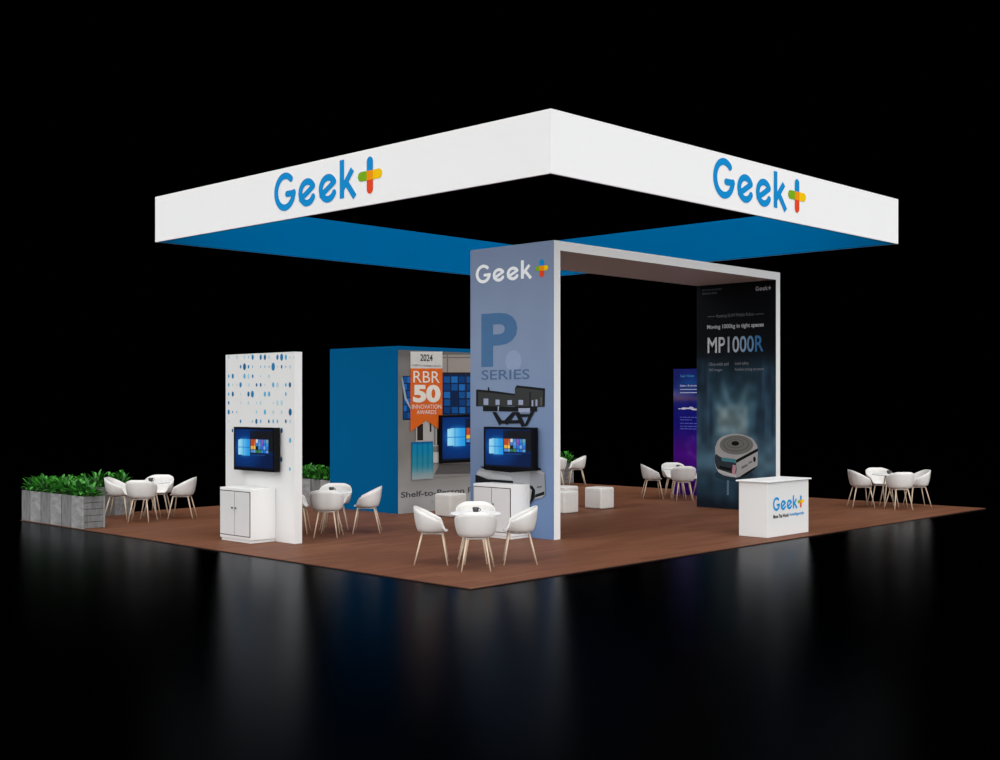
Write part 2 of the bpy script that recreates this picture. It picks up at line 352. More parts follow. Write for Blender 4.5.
MPROBOT=[('shadow',[(1.303,0.692),(1.292,0.664),(1.26,0.637),(1.209,0.611),(1.14,0.588),(1.058,0.57),(0.965,0.556),(0.868,0.549),(0.769,0.547),(0.675,0.552),(0.591,0.564),(0.52,0.58),(0.466,0.602),(0.433,0.628),(0.421,0.655),(0.433,0.684),(0.466,0.712),(0.52,0.738),(0.591,0.761),(0.675,0.78),(0.769,0.792),(0.868,0.799),(0.965,0.8),(1.058,0.794),(1.14,0.783),(1.209,0.766),(1.26,0.744),(1.292,0.719)]),('shell',[(0.454,1.273),(0.571,1.411),(0.91,1.49),(1.262,1.416),(1.384,1.278),(1.405,1.19),(1.394,0.855),(1.221,0.724),(0.951,0.615),(0.571,0.653),(0.432,0.819),(0.432,1.018)]),('shelldark',[(0.432,1.091),(0.571,1.005),(0.931,0.972),(0.931,0.641),(0.571,0.698),(0.432,0.837)]),('shell',[(0.443,1.255),(0.539,1.112),(0.784,1.021),(1.097,1.048),(1.343,1.197),(1.394,1.186),(0.931,0.954),(0.571,0.996),(0.432,1.091)]),('teal',[(0.582,1.005),(0.92,0.977),(0.914,0.908),(0.593,0.933)]),('black',[(0.539,0.841),(0.815,0.797),(0.805,0.743),(0.539,0.778)]),('pink',[(0.847,0.87),(0.92,0.855),(0.899,0.675),(0.826,0.69)]),('black',[(0.92,0.966),(1.405,1.204),(1.409,1.146),(0.92,0.9)]),('shell',[(0.92,0.9),(1.409,1.146),(1.401,0.873),(0.951,0.624)]),('black',[(1.362,0.991),(1.361,0.979),(1.359,0.968),(1.356,0.958),(1.351,0.949),(1.346,0.943),(1.34,0.939),(1.333,0.937),(1.327,0.938),(1.321,0.942),(1.315,0.948),(1.311,0.956),(1.308,0.966),(1.305,0.978),(1.305,0.989),(1.305,1.001),(1.308,1.012),(1.311,1.023),(1.315,1.031),(1.321,1.038),(1.327,1.042),(1.333,1.043),(1.34,1.042),(1.346,1.038),(1.351,1.032),(1.356,1.024),(1.359,1.014),(1.361,1.003)]),('mark',[(1.045,0.842),(1.18,0.9),(1.18,0.856),(1.045,0.788)]),('mark',[(1.2,0.927),(1.282,0.966),(1.282,0.93),(1.2,0.892)]),('shelllight',[(0.507,0.767),(0.931,0.668),(0.931,0.619),(0.507,0.713)]),('black',[(0.951,0.615),(1.394,0.872),(1.343,0.8),(1.097,0.648)]),('disc',[(1.307,1.267),(1.301,1.235),(1.284,1.203),(1.257,1.173),(1.219,1.145),(1.173,1.121),(1.12,1.101),(1.06,1.085),(0.996,1.075),(0.931,1.07),(0.864,1.071),(0.8,1.077),(0.739,1.089),(0.684,1.107),(0.637,1.129),(0.598,1.155),(0.569,1.184),(0.552,1.215),(0.546,1.248),(0.552,1.281),(0.569,1.313),(0.598,1.344),(0.637,1.372),(0.684,1.396),(0.739,1.416),(0.8,1.431),(0.864,1.441),(0.931,1.445),(0.996,1.444),(1.06,1.436),(1.12,1.424),(1.173,1.406),(1.219,1.384),(1.257,1.359),(1.284,1.33),(1.301,1.299)]),('discline',[(1.21,1.279),(1.206,1.255),(1.193,1.231),(1.172,1.209),(1.143,1.188),(1.107,1.17),(1.066,1.155),(1.02,1.143),(0.971,1.136),(0.92,1.132),(0.869,1.133),(0.82,1.138),(0.773,1.147),(0.731,1.16),(0.694,1.176),(0.665,1.195),(0.643,1.217),(0.629,1.24),(0.625,1.264),(0.629,1.289),(0.643,1.313),(0.665,1.336),(0.694,1.356),(0.731,1.374),(0.773,1.389),(0.82,1.401),(0.869,1.408),(0.92,1.411),(0.971,1.41),(1.02,1.405),(1.066,1.395),(1.107,1.382),(1.143,1.366),(1.172,1.347),(1.193,1.326),(1.206,1.303)]),('disc',[(1.194,1.28),(1.19,1.258),(1.178,1.236),(1.158,1.215),(1.13,1.196),(1.097,1.18),(1.058,1.166),(1.014,1.155),(0.968,1.148),(0.92,1.145),(0.872,1.145),(0.825,1.15),(0.781,1.158),(0.742,1.17),(0.707,1.185),(0.679,1.203),(0.659,1.223),(0.646,1.244),(0.642,1.267),(0.646,1.289),(0.659,1.311),(0.679,1.332),(0.707,1.351),(0.742,1.368),(0.781,1.382),(0.825,1.392),(0.872,1.399),(0.92,1.402),(0.968,1.401),(1.014,1.396),(1.058,1.388),(1.097,1.376),(1.13,1.361),(1.158,1.343),(1.178,1.323),(1.19,1.302)]),('discline',[(1.105,1.283),(1.101,1.265),(1.089,1.248),(1.069,1.232),(1.042,1.218),(1.01,1.207),(0.973,1.199),(0.934,1.194),(0.894,1.193),(0.854,1.195),(0.817,1.202),(0.785,1.211),(0.757,1.224),(0.737,1.239),(0.724,1.256),(0.72,1.274),(0.724,1.292),(0.737,1.309),(0.757,1.326),(0.785,1.34),(0.817,1.351),(0.854,1.359),(0.894,1.364),(0.934,1.364),(0.973,1.362),(1.01,1.355),(1.042,1.345),(1.069,1.333),(1.089,1.318),(1.101,1.301)]),('disc',[(1.091,1.285),(1.087,1.269),(1.076,1.253),(1.057,1.239),(1.032,1.226),(1.003,1.216),(0.969,1.209),(0.932,1.204),(0.895,1.203),(0.859,1.206),(0.825,1.211),(0.794,1.22),(0.769,1.232),(0.751,1.245),(0.739,1.26),(0.735,1.276),(0.739,1.292),(0.751,1.308),(0.769,1.322),(0.794,1.335),(0.825,1.345),(0.859,1.352),(0.895,1.356),(0.932,1.357),(0.969,1.355),(1.003,1.349),(1.032,1.34),(1.057,1.329),(1.076,1.315),(1.087,1.3)]),('black',[(0.993,1.286),(0.991,1.276),(0.984,1.266),(0.974,1.258),(0.96,1.25),(0.944,1.244),(0.925,1.241),(0.905,1.239),(0.886,1.24),(0.867,1.243),(0.851,1.247),(0.837,1.254),(0.826,1.262),(0.82,1.272),(0.817,1.282),(0.82,1.292),(0.826,1.301),(0.837,1.31),(0.851,1.317),(0.867,1.323),(0.886,1.327),(0.905,1.329),(0.925,1.328),(0.944,1.325),(0.96,1.32),(0.974,1.313),(0.984,1.305),(0.991,1.296)]),('stripe',[(0.716,0.56),(0.763,0.562),(0.758,0.274),(0.712,0.272)])]
RBR=[('beam',[(1.112,2.998),(3.168,3.055),(3.168,2.691),(1.112,2.655)]),('beamdark',[(1.112,2.96),(3.168,3.015),(3.168,2.988),(1.112,2.935)]),('beamdark',[(1.252,3.002),(1.287,3.003),(1.287,2.658),(1.252,2.658)]),('dark',[(1.112,2.661),(3.168,2.696),(3.168,2.658),(1.112,2.625)]),('navy',[(0.115,2.577),(0.313,2.58),(0.313,1.75),(0.115,1.752)]),('navy',[(1.112,2.625),(3.168,2.658),(3.168,1.826),(1.112,1.842)]),('gapwhite',[(0.446,1.773),(1.112,1.766),(1.112,1.233),(0.446,1.25)]),('dark',[(0.48,1.673),(0.631,1.671),(0.631,1.358),(0.48,1.362)]),('dark',[(0.801,1.694),(0.846,1.693),(0.846,1.517),(0.801,1.518)]),('dark',[(0.99,1.616),(1.077,1.614),(1.077,1.259),(0.99,1.261)]),('brown',[(0.413,1.674),(0.446,1.674),(0.446,1.362),(0.413,1.363)]),('gapgrey',[(0.904,1.667),(0.956,1.667),(0.956,1.262),(0.904,1.264)]),('bin0',[(0.135,2.56),(0.214,2.561),(0.214,2.447),(0.135,2.447)]),('bin1',[(0.227,2.561),(0.306,2.562),(0.306,2.448),(0.227,2.448)]),('bin1',[(0.135,2.427),(0.214,2.428),(0.214,2.314),(0.135,2.314)]),('bin2',[(0.227,2.428),(0.306,2.429),(0.306,2.315),(0.227,2.314)]),('bin2',[(0.135,2.294),(0.214,2.294),(0.214,2.181),(0.135,2.18)]),('bin0',[(0.227,2.294),(0.306,2.295),(0.306,2.181),(0.227,2.181)]),('bin0',[(0.135,2.161),(0.214,2.161),(0.214,2.047),(0.135,2.047)]),('bin1',[(0.227,2.161),(0.306,2.161),(0.306,2.047),(0.227,2.047)]),('bin1',[(0.135,2.028),(0.214,2.027),(0.214,1.914),(0.135,1.914)]),('bin2',[(0.227,2.027),(0.306,2.027),(0.306,1.913),(0.227,1.914)]),('bin2',[(0.135,1.895),(0.214,1.894),(0.214,1.78),(0.135,1.781)]),('bin0',[(0.227,1.894),(0.306,1.893),(0.306,1.779),(0.227,1.78)]),('bin0',[(1.164,2.58),(1.333,2.583),(1.333,2.46),(1.164,2.458)]),('bin1',[(1.368,2.583),(1.539,2.586),(1.539,2.462),(1.368,2.46)]),('bin2',[(1.575,2.586),(1.748,2.589),(1.748,2.464),(1.575,2.462)]),('bin0',[(1.784,2.589),(1.959,2.592),(1.959,2.467),(1.784,2.465)]),('bin1',[(1.996,2.592),(2.173,2.595),(2.173,2.469),(1.996,2.467)]),('bin2',[(2.21,2.595),(2.39,2.598),(2.39,2.471),(2.21,2.469)]),('bin0',[(2.428,2.599),(2.61,2.601),(2.61,2.474),(2.428,2.472)]),('bin1',[(2.648,2.602),(2.832,2.605),(2.832,2.476),(2.648,2.474)]),('bin2',[(2.871,2.605),(3.058,2.608),(3.058,2.479),(2.871,2.477)]),('bin2',[(1.164,2.432),(1.333,2.434),(1.333,2.311),(1.164,2.31)]),('bin0',[(1.368,2.435),(1.539,2.436),(1.539,2.313),(1.368,2.312)]),('bin1',[(1.575,2.437),(1.748,2.438),(1.748,2.314),(1.575,2.313)]),('bin2',[(1.784,2.439),(1.959,2.441),(1.959,2.315),(1.784,2.314)]),('bin0',[(1.996,2.441),(2.173,2.443),(2.173,2.317),(1.996,2.316)]),('bin1',[(2.21,2.443),(2.39,2.445),(2.39,2.318),(2.21,2.317)]),('bin2',[(2.428,2.445),(2.61,2.447),(2.61,2.32),(2.428,2.318)]),('bin0',[(2.648,2.448),(2.832,2.449),(2.832,2.321),(2.648,2.32)]),('bin1',[(2.871,2.45),(3.058,2.452),(3.058,2.323),(2.871,2.321)]),('bin1',[(1.164,2.285),(1.333,2.286),(1.333,2.163),(1.164,2.163)]),('bin0',[(1.575,2.287),(1.748,2.288),(1.748,2.164),(1.575,2.163)]),('bin1',[(1.784,2.288),(1.959,2.289),(1.959,2.164),(1.784,2.164)]),('bin2',[(1.996,2.29),(2.173,2.291),(2.173,2.165),(1.996,2.164)]),('bin0',[(2.21,2.291),(2.39,2.292),(2.39,2.165),(2.21,2.165)]),('bin1',[(2.428,2.292),(2.61,2.293),(2.61,2.165),(2.428,2.165)]),('bin2',[(2.648,2.293),(2.832,2.294),(2.832,2.166),(2.648,2.166)]),('bin0',[(2.871,2.295),(3.058,2.296),(3.058,2.166),(2.871,2.166)]),('bin0',[(1.164,2.137),(1.333,2.137),(1.333,2.015),(1.164,2.015)]),('bin2',[(1.575,2.138),(1.748,2.138),(1.748,2.014),(1.575,2.014)]),('bin0',[(1.784,2.138),(1.959,2.138),(1.959,2.013),(1.784,2.013)]),('bin1',[(1.996,2.138),(2.173,2.138),(2.173,2.012),(1.996,2.013)]),('bin2',[(2.21,2.138),(2.39,2.139),(2.39,2.012),(2.21,2.012)]),('bin0',[(2.428,2.139),(2.61,2.139),(2.61,2.011),(2.428,2.012)]),('bin1',[(2.648,2.139),(2.832,2.139),(2.832,2.011),(2.648,2.011)]),('bin2',[(2.871,2.139),(3.058,2.139),(3.058,2.01),(2.871,2.011)]),('bin2',[(1.164,1.99),(1.333,1.989),(1.333,1.866),(1.164,1.868)]),('bin0',[(1.368,1.989),(1.539,1.988),(1.539,1.865),(1.368,1.866)]),('bin1',[(1.575,1.988),(1.748,1.988),(1.748,1.863),(1.575,1.865)]),('bin2',[(1.784,1.988),(1.959,1.987),(1.959,1.862),(1.784,1.863)]),('bin0',[(1.996,1.987),(2.173,1.986),(2.173,1.86),(1.996,1.862)]),('bin1',[(2.21,1.986),(2.39,1.986),(2.39,1.859),(2.21,1.86)]),('bin2',[(2.428,1.985),(2.61,1.985),(2.61,1.857),(2.428,1.859)]),('bin0',[(2.648,1.985),(2.832,1.984),(2.832,1.856),(2.648,1.857)]),('bin1',[(2.871,1.984),(3.058,1.983),(3.058,1.854),(2.871,1.855)]),('post',[(1.733,2.635),(1.769,2.636),(1.769,1.837),(1.733,1.838)]),('white',[(0.296,3.038),(1.122,3.062),(1.122,2.737),(0.296,2.721)]),('orange',[(0.296,2.721),(1.122,2.737),(1.122,1.512),(0.699,1.74),(0.296,1.527)]),('cable',[(0.066,2.539),(0.099,2.54),(0.197,2.171),(0.313,1.973),(0.296,1.948),(0.148,2.146)]),('box',[(0.881,1.128),(1.066,1.122),(1.066,0.919),(0.881,0.926)]),('ramp',[(1.08,0.919),(1.937,0.898),(2.473,0.889),(2.473,0.667),(0.914,0.703)]),('rampline',[(1.08,0.919),(1.937,0.902),(2.473,0.892),(2.473,0.875),(1.937,0.877),(1.08,0.897)]),('rampline',[(0.887,0.663),(2.473,0.667),(2.473,0.642),(0.887,0.633)])]
BIN=[(0.306,1.343),(0.873,1.33),(0.873,0.614),(0.346,0.638)]
T={'t2024': [(0.54,2.85),(0.859,3.009)],'small': [(0.34,2.754),(1.077,2.833)],'rbr': [(0.363,2.457),(1.042,2.68)],'fifty': [(0.353,2.077),(1.066,2.426)],'inn': [(0.33,1.96),(1.087,2.033)],'aw': [(0.446,1.86),(0.956,1.932)],'shelf': [(0.07,0.277),(0.928,0.348)],'shelf2': [(0.928,0.348),(1.762,0.365),(0.832,0.122),(0.901,0.198)]}
MT={'logo': [(1.357,4.209),(1.694,4.301)],'l1': [(0.14,4.295),(0.601,4.323)],'l2': [(0.14,4.227),(0.482,4.247)],'rot': [(0.47,3.749),(1.319,3.8)],'d1': [(0.261,3.776),(0.442,3.778)],'d2': [(1.345,3.773),(1.537,3.77)],'mov': [(0.249,3.533),(1.537,3.6)],'mp': [(0.261,3.051),(1.53,3.365)],'a1': [(0.29,2.81),(0.747,2.861)],'a2': [(0.29,2.688),(0.621,2.743)],'b1': [(0.896,2.804),(1.204,2.851)],'b2': [(0.896,2.691),(1.537,2.739)]}
PT={'head': [(0.185,2.65),(0.567,2.686)],'s1': [(0.185,2.583),(0.33,2.602)],'s2': [(0.185,2.515),(0.292,2.535)],'big': [(0.185,2.422),(0.629,2.465)],'u1': [(0.185,2.365),(0.629,2.372)],'u2': [(0.185,2.292),(0.629,2.3)],'veh': [(0.136,1.895),(0.635,1.979)],'b': [(0.181,1.725),(0.618,1.759),(0.181,1.666),(0.503,1.699),(0.181,1.592),(0.618,1.619),(0.181,1.525),(0.618,1.553),(0.181,1.466),(0.618,1.502)]}
DOTS=[(0.092,2.794,2,0),(0.317,2.788,2,0),(0.524,2.783,2,0),(0.631,2.78,1,1),(0.743,2.777,3,2),(0.954,2.772,3,2),(1.064,2.769,3,3),(1.172,2.767,2,0),(1.384,2.761,3,2),(1.49,2.759,4,2),(1.595,2.756,3,1),(1.696,2.753,1,0),(1.793,2.751,1,0),(0.418,2.639,2,2),(0.524,2.636,4,3),(0.631,2.634,2,2),(0.743,2.632,1,1),(0.954,2.628,1,1),(1.064,2.626,1,1),(1.172,2.624,1,1),(1.277,2.622,5,2),(1.384,2.619,1,0),(1.49,2.617,2,2),(1.595,2.615,1,1),(1.702,2.613,2,0),(0.092,2.496,2,1),(0.205,2.495,3,2),(0.524,2.49,3,1),(0.631,2.488,3,0),(0.743,2.487,2,2),(0.954,2.484,1,0),(1.172,2.481,2,0),(0.092,2.36,2,1),(0.205,2.359,1,0),(0.317,2.358,1,0),(0.418,2.357,3,2),(0.645,2.355,2,0),(0.847,2.353,2,3),(0.954,2.352,2,3),(1.064,2.351,1,0),(1.277,2.349,3,1),(1.384,2.348,3,0),(1.595,2.346,2,1),(1.696,2.345,3,3),(0.092,2.215,2,1),(0.205,2.215,3,3),(0.425,2.214,1,0),(0.631,2.213,3,3),(0.736,2.212,4,2),(1.064,2.211,3,1),(1.172,2.211,3,1),(1.595,2.209,2,1),(0.092,2.077,2,2),(0.425,2.077,1,0),(0.631,2.077,2,0),(0.847,2.077,1,0),(0.954,2.077,2,0),(1.277,2.078,1,0),(1.384,2.078,3,0),(1.49,2.078,3,0),(0.092,1.932,3,2),(0.198,1.932,1,3),(0.317,1.933,1,1),(0.847,1.936,2,0),(1.064,1.938,3,1),(1.277,1.939,2,0),(1.49,1.94,2,0),(1.702,1.942,4,3),(0.092,1.787,1,0),(0.418,1.791,2,2),(0.736,1.794,1,1),(0.84,1.796,3,3),(0.954,1.797,2,1),(1.165,1.799,2,3),(1.277,1.801,2,1),(1.384,1.802,2,1),(1.595,1.804,2,3),(1.702,1.805,2,0),(0.198,1.644,2,3),(1.49,1.666,3,3),(1.702,1.523,3,1),(1.483,1.236,3,3),(1.696,1.099,2,1)]
# ================================================================== setting
gb = bx((-30, -30, -0.13), (48, 48, -0.014)); go = obj('floor', gb, M['ground']); go['kind'] = 'structure'
go['label'] = 'black polished hall floor around the stand'

fl = thing('stage_platform', 'low brown wood plank platform that carries the whole exhibition stand', 'platform', (7.12, 5.67, -0.014))
obj('plank_deck', bx((0.002, 0.002, -0.006), (14.238, 11.348, 0.0)), M['wood'], fl)
obj('edge_trim', bx((0, 0, -0.014), (14.24, 11.35, -0.006)), M['edge'], fl)

# ================================================================== hanging canopy
cx0, cx1, cy0, cy1, cz0, cz1 = 2.17, 11.97, 0.72, 10.51, 5.05, 5.887
cn = thing('hanging_canopy', 'large square white ring banner hanging above the stand, blue inside', 'canopy', ((cx0+cx1)/2, (cy0+cy1)/2, cz0))
T = 0.05; hT = 0.015
sides = [((cx0, cy0, cz0), (cx0+T-hT, cy1, cz1), (cx0+T-hT, cy0+T, cz0), (cx0+T, cy1-T, cz1)),
         ((cx0+T-hT, cy0, cz0), (cx1, cy0+T-hT, cz1), (cx0+T, cy0+T-hT, cz0), (cx1-T, cy0+T, cz1)),
         ((cx1-T+hT, cy0+T-hT, cz0), (cx1, cy1, cz1), (cx1-T, cy0+T, cz0), (cx1-T+hT, cy1-T, cz1)),
         ((cx0+T-hT, cy1-T+hT, cz0), (cx1-T+hT, cy1, cz1), (cx0+T, cy1-T, cz0), (cx1-T, cy1-T+hT, cz1))]
fas = []
for a, b, c, d in sides:
    fas.append(obj('fascia_panel', bx(a, b), M['fascia'], cn))
    li = obj('inner_lining', bx(c, d), M['lining'], cn); li['label'] = 'blue inner lining'
FL = face_x(cx0, cy1); FR = face_y(cy0, cx0)
brand_logo(FL, cy1 - 6.765, 5.19, .622, .62, M['logoblue'], fas[0])
brand_logo(FR, 5.86 - cx0, 5.20, .627, .62, M['logoblue'], fas[1])

# ================================================================== portal (tall arch)
px0, px1, py0, py1, pz = 4.227, 10.71, 2.48, 4.28, 4.545; th = 0.145
pt = thing('portal_arch', 'tall white square arch with printed blue grey face on its near leg', 'arch', ((px0+px1)/2, (py0+py1)/2, 0))
obj('arch_leg', bx((px0, py0, 0), (px0+th, py1, pz-th)), M['white'], pt)
obj('arch_leg', bx((px1-th, py0, 0), (px1, py1, pz-th)), M['white'], pt)
obj('arch_beam', bx((px0, py0, pz-th), (px1, py1, pz)), M['white'], pt)
F1 = face_x(px0, py1)
pm = paint_mat('printed_graphic')
def ppaint(u, v):
    c = mix((104, 130, 170), (128, 144, 172), sm(0.0, .75, v))
    c = mix(c, (133, 150, 178), .4*gauss(u - .25, .3)*gauss(v - .5, .35))
    return tuple(x + 3*(vn(u*6, v*14) - .5) for x in c)
pp = painted('printed_panel', F1, py1-py0, pz, 14, 34, ppaint, pm, pt)
pp['label'] = 'blue grey printed face'
brand_logo(F1, .125, 3.99, .362, .30, M['logowhite'], pp, w=.004, arm=.37, tk=.26, px=.05)
col = dict(P=(74, 112, 152), S=(78, 106, 140), soft=(150, 166, 194))
text('large_letter', 'P', F1, .25, 2.65, 1.04, 3.50, flat('print_P', col['P']), pp, w=.003, bold=.035)
text('lettering', 'SERIES', F1, .255, 2.443, 1.30, 2.60, flat('print_S', col['S']), pp, w=.003, bold=.01)
bm = bmesh.new(); poly(bm, F1, circ(.955, 2.73, .17, 32), .0024)
obj('pale_dot', bm, flat('print_soft', (140, 156, 186)), pp)
print_layers('printed_picture', F1, LIFT, dict(trayback=(56, 58, 58), traydark=(26, 28, 31), sky=(150, 160, 186), brown=(110, 100, 88),
    robotgrey=(158, 160, 164), robotlight=(178, 180, 184), robotmid=(140, 144, 150), robotline=(90, 95, 100)), pp, w0=.0042, dw=.0005)

# poster on the inner face of the far leg
F2 = face_x(px1-th, py1)
def mpaint(u, v):
    t = 1 - v
    c = mix((6, 9, 14), (30, 52, 66), sm(.26, .42, t)); c = mix(c, (62, 96, 112), sm(.42, .56, t)); c = mix(c, (70, 100, 118), sm(.62, .74, t))
    c = mix(c, (36, 58, 74), sm(.78, .90, t)); c = mix(c, (18, 26, 36), sm(.93, 1.0, t))
    # blurred aisle: darker racks left and right, pale far end
    rack = sm(.18 + .35*abs(t - .62), .30 + .45*abs(t - .62), abs(u - .48))*(1 - sm(.68, .80, t))*sm(.3, .42, t)
    k = vn(u*26 + 3, t*5); c = mix(c, (22 + 30*k, 34 + 46*k, 48 + 56*k), .8*rack)
    end = (1 - sm(.15, .24, abs(u - .46)))*(1 - sm(.045, .085, abs(t - .605)))
    c = mix(c, (138, 158, 160), .85*end*(.75 + .5*(vn(u*14, t*30) - .5)))
    lamp = gauss(abs(u - .5) - (.62 - t)*.9, .05)*sm(.40, .50, t)*(1 - sm(.53, .57, t)); c = mix(c, (120, 160, 176), .45*lamp)
    c = mix(c, (88, 120, 134), .5*gauss(t - .70, .03)*vn(u*7, 3)); c = mix(c, (92, 118, 128), .55*gauss(u - .8, .2)*gauss(t - .955, .015)*vn(u*16, t*60))
    c = mix(c, (84, 112, 122), .35*gauss(u - .85, .25)*gauss(t - .80, .06))
    k = vn(u*11, t*26) - .5; return tuple(x*(1 + .4*k) for x in c)
mp_ = painted('printed_panel', F2, py1-py0, pz-th, 72, 150, mpaint, pm, pt)
mp_['label'] = 'dark blue printed poster face on the far leg'
MPROBOT = [(c, smooth_poly(p) if i in (1, 2, 3, 13) else p) for i, (c, p) in enumerate(MPROBOT)]
print_layers('printed_picture', F2, MPROBOT, dict(shadow=(38, 56, 68), shell=(168, 166, 166), shelldark=(48, 56, 62), teal=(70, 128, 140), black=(18, 20, 22),
    pink=(190, 140, 150), mark=(110, 112, 116), shelllight=(190, 190, 190), disc=(112, 112, 108), discline=(84, 84, 82), stripe=(92, 120, 132)), mp_, w0=.003, dw=.0004)
W_ = flat('print_silver', (200, 205, 212)); D_ = flat('print_grey', (122, 130, 138))
brand_logo(F2, 1.36, 4.215, .078, .085, W_, mp_, w=.004, arm=.38, pm=[W_]*5)
text('lettering', 'MP1000R', F2, *(.261, 3.051, 1.53, 3.365), W_, mp_, bold=.012,
     gradient=[flat('print_ga', (205, 208, 214)), flat('print_ga', (205, 208, 214)), flat('print_gb', (176, 188, 202)), flat('print_gb', (176, 188, 202)), flat('print_gc', (140, 170, 198)), flat('print_gd', (106, 150, 190)), flat('print_ge', (62, 120, 172))])
text('lettering', 'Moving 1000kg in tight spaces', F2, *(.249, 3.505, 1.537, 3.61), W_, mp_, bold=.022)
text('lettering', 'Rotating SLAM Mobile Robot', F2, *(.47, 3.73, 1.319, 3.81), D_, mp_)
text('lettering', 'ROTATING SLAM ROBOT', F2, .14, 4.285, .60, 4.323, D_, mp_)
text('lettering', 'MP1000R SERIES', F2, .14, 4.215, .482, 4.253, D_, mp_)
text('lettering', 'Ultra-wide and', F2, .29, 2.80, .747, 2.868, D_, mp_, bold=.01)
text('lettering', '360 images', F2, .29, 2.68, .60, 2.75, D_, mp_, bold=.01)
text('lettering', 'Load safety', F2, .896, 2.795, 1.204, 2.868, D_, mp_, bold=.01)
text('lettering', 'Reliable strong structure', F2, .896, 2.68, 1.537, 2.75, D_, mp_, bold=.01)
bm = bmesh.new(); poly(bm, F2, rect(.261, 3.770, .442, 3.778), .004); poly(bm, F2, rect(1.345, 3.766, 1.537, 3.774), .004)
obj('ruled_lines', bm, D_, mp_)

# ================================================================== left white wall with dots
wx0, wx1, wy0, wy1, wz = 1.19, 1.325, 4.89, 6.695, 2.833
ww = thing('display_wall', 'narrow white display wall printed with blue dots, left of the arch', 'wall panel', ((wx0+wx1)/2, (wy0+wy1)/2, 0))
wb = obj('wall_body', bx((wx0, wy0, 0), (wx1, wy1, wz)), M['white'], ww)
F3 = face_x(wx0, 6.70); bm = bmesh.new(); rs = (0, .016, .026, .036, .048, .055)
for u, v, s, k in DOTS: poly(bm, F3, circ(u, v, rs[s]*.8, 14, rs[s]*1.12), .002, k)
obj('dot_print', bm, [flat('dot_pale', (176, 208, 218)), flat('dot_light', (92, 172, 208)), flat('dot_mid', (34, 122, 172)), flat('dot_dark', (26, 92, 136))], ww)

# ================================================================== purple wall far right
vx0, vy0, vy1 = 12.93, 4.75, 6.555
pw = thing('display_wall', 'narrow purple and blue printed display wall behind the far arch leg', 'wall panel', (vx0+.07, (vy0+vy1)/2, 0))
obj('wall_body', bx((vx0, vy0, 0), (vx0+.135, vy1, wz)), M['white'], pw)
F4 = face_x(vx0, vy1)
def vpaint(u, v):
    t = 1 - v
    c = mix((22, 28, 105), (20, 16, 120), sm(.15, .45, t)); c = mix(c, (72, 10, 128), sm(.40, .68, t)); c = mix(c, (60, 4, 120), sm(.8, 1, t))
    c = mix(c, (105, 98, 150), .75*gauss(t - .205, .05)*(1 - sm(.0, .5, u))); c = mix(c, (112, 70, 96), .6*gauss(t - .235, .02)*(1 - .4*u))
    c = mix(c, (20, 80, 140), .7*gauss(t - .12, .07)*gauss(u - .25, .2))
    sw = gauss(math.hypot((u - .34)*1.0, (t - .62)*1.6) - .12, .035); c = mix(c, (120, 80, 165), .45*sw*vn(u*30, t*30))
    for a in (.80, .84, .88, .93): c = mix(c, (112, 72, 176), .5*gauss(t - a - .02*math.sin(u*9), .007))
    return tuple(x*(1 + .15*(vn(u*12, t*30) - .5)) for x in c)
vp = painted('printed_panel', F4, vy1-vy0, wz, 50, 110, vpaint, pm, pw, w=.002)
vp['label'] = 'purple and blue printed face'
cy_ = flat('print_cyan', (70, 150, 200)); pa = flat('print_pale', (190, 190, 225)); bl = flat('print_softblue', (92, 96, 190))
text('lettering', 'Geek+ Robots', F4, .185, 2.645, .567, 2.70, cy_, vp)
text('lettering', 'Sales Robots for logistics', F4, .185, 2.42, 1.10, 2.475, pa, vp, bold=.01)
bm = bmesh.new(); poly(bm, F4, rect(.185, 2.362, 1.3, 2.376), .005); poly(bm, F4, rect(.185, 2.288, 1.3, 2.304), .005); obj('ruled_lines', bm, pa, vp)
bm = bmesh.new()
for pts in ([(.136,1.945),(.2,1.94),(.27,1.965),(.42,1.958),(.46,1.985),(.52,1.975),(.56,1.94),(.9,1.925),(.9,1.90),(.52,1.905),(.46,1.93),(.36,1.93),(.30,1.915),(.22,1.925),(.136,1.925)],): poly(bm, F4, pts, .005)
bmesh.ops.triangulate(bm, faces=bm.faces[:]); obj('printed_picture', bm, flat('print_palewhite', (205, 205, 225)), vp)
bm = bmesh.new()
for v, u1 in ((1.742, 1.2), (1.684, .503), (1.606, 1.2), (1.539, 1.0), (1.484, 1.1)):
    u = .185
    while u < u1:
        l = .05 + .09*vn(u*37, v*53); poly(bm, F4, rect(u, v-.008, min(u+l, u1), v+.010), .005); u += l + .02
obj('small_print', bm, bl, vp)

# ================================================================== blue storage room
sx0, sx1, sy0, sy1, sz = 5.39, 8.62, 7.385, 9.42, 3.135
sr = thing('storage_room', 'square blue storage cabin with an award poster on its front', 'cabin', ((sx0+sx1)/2, (sy0+sy1)/2, 0))
obj('cabin_body', bx((sx0, sy0, 0), (sx1, sy1, sz)), M['boxblue'], sr)
F5 = face_y(sy0, sx0)
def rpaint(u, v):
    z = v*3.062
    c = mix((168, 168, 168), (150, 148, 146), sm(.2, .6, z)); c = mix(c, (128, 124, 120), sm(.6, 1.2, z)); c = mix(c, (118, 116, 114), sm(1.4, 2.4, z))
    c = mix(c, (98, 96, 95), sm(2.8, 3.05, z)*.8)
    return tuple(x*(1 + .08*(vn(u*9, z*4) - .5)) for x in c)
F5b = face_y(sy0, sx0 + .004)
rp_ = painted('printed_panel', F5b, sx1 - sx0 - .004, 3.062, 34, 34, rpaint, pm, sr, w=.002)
rp_['label'] = 'grey printed poster face'
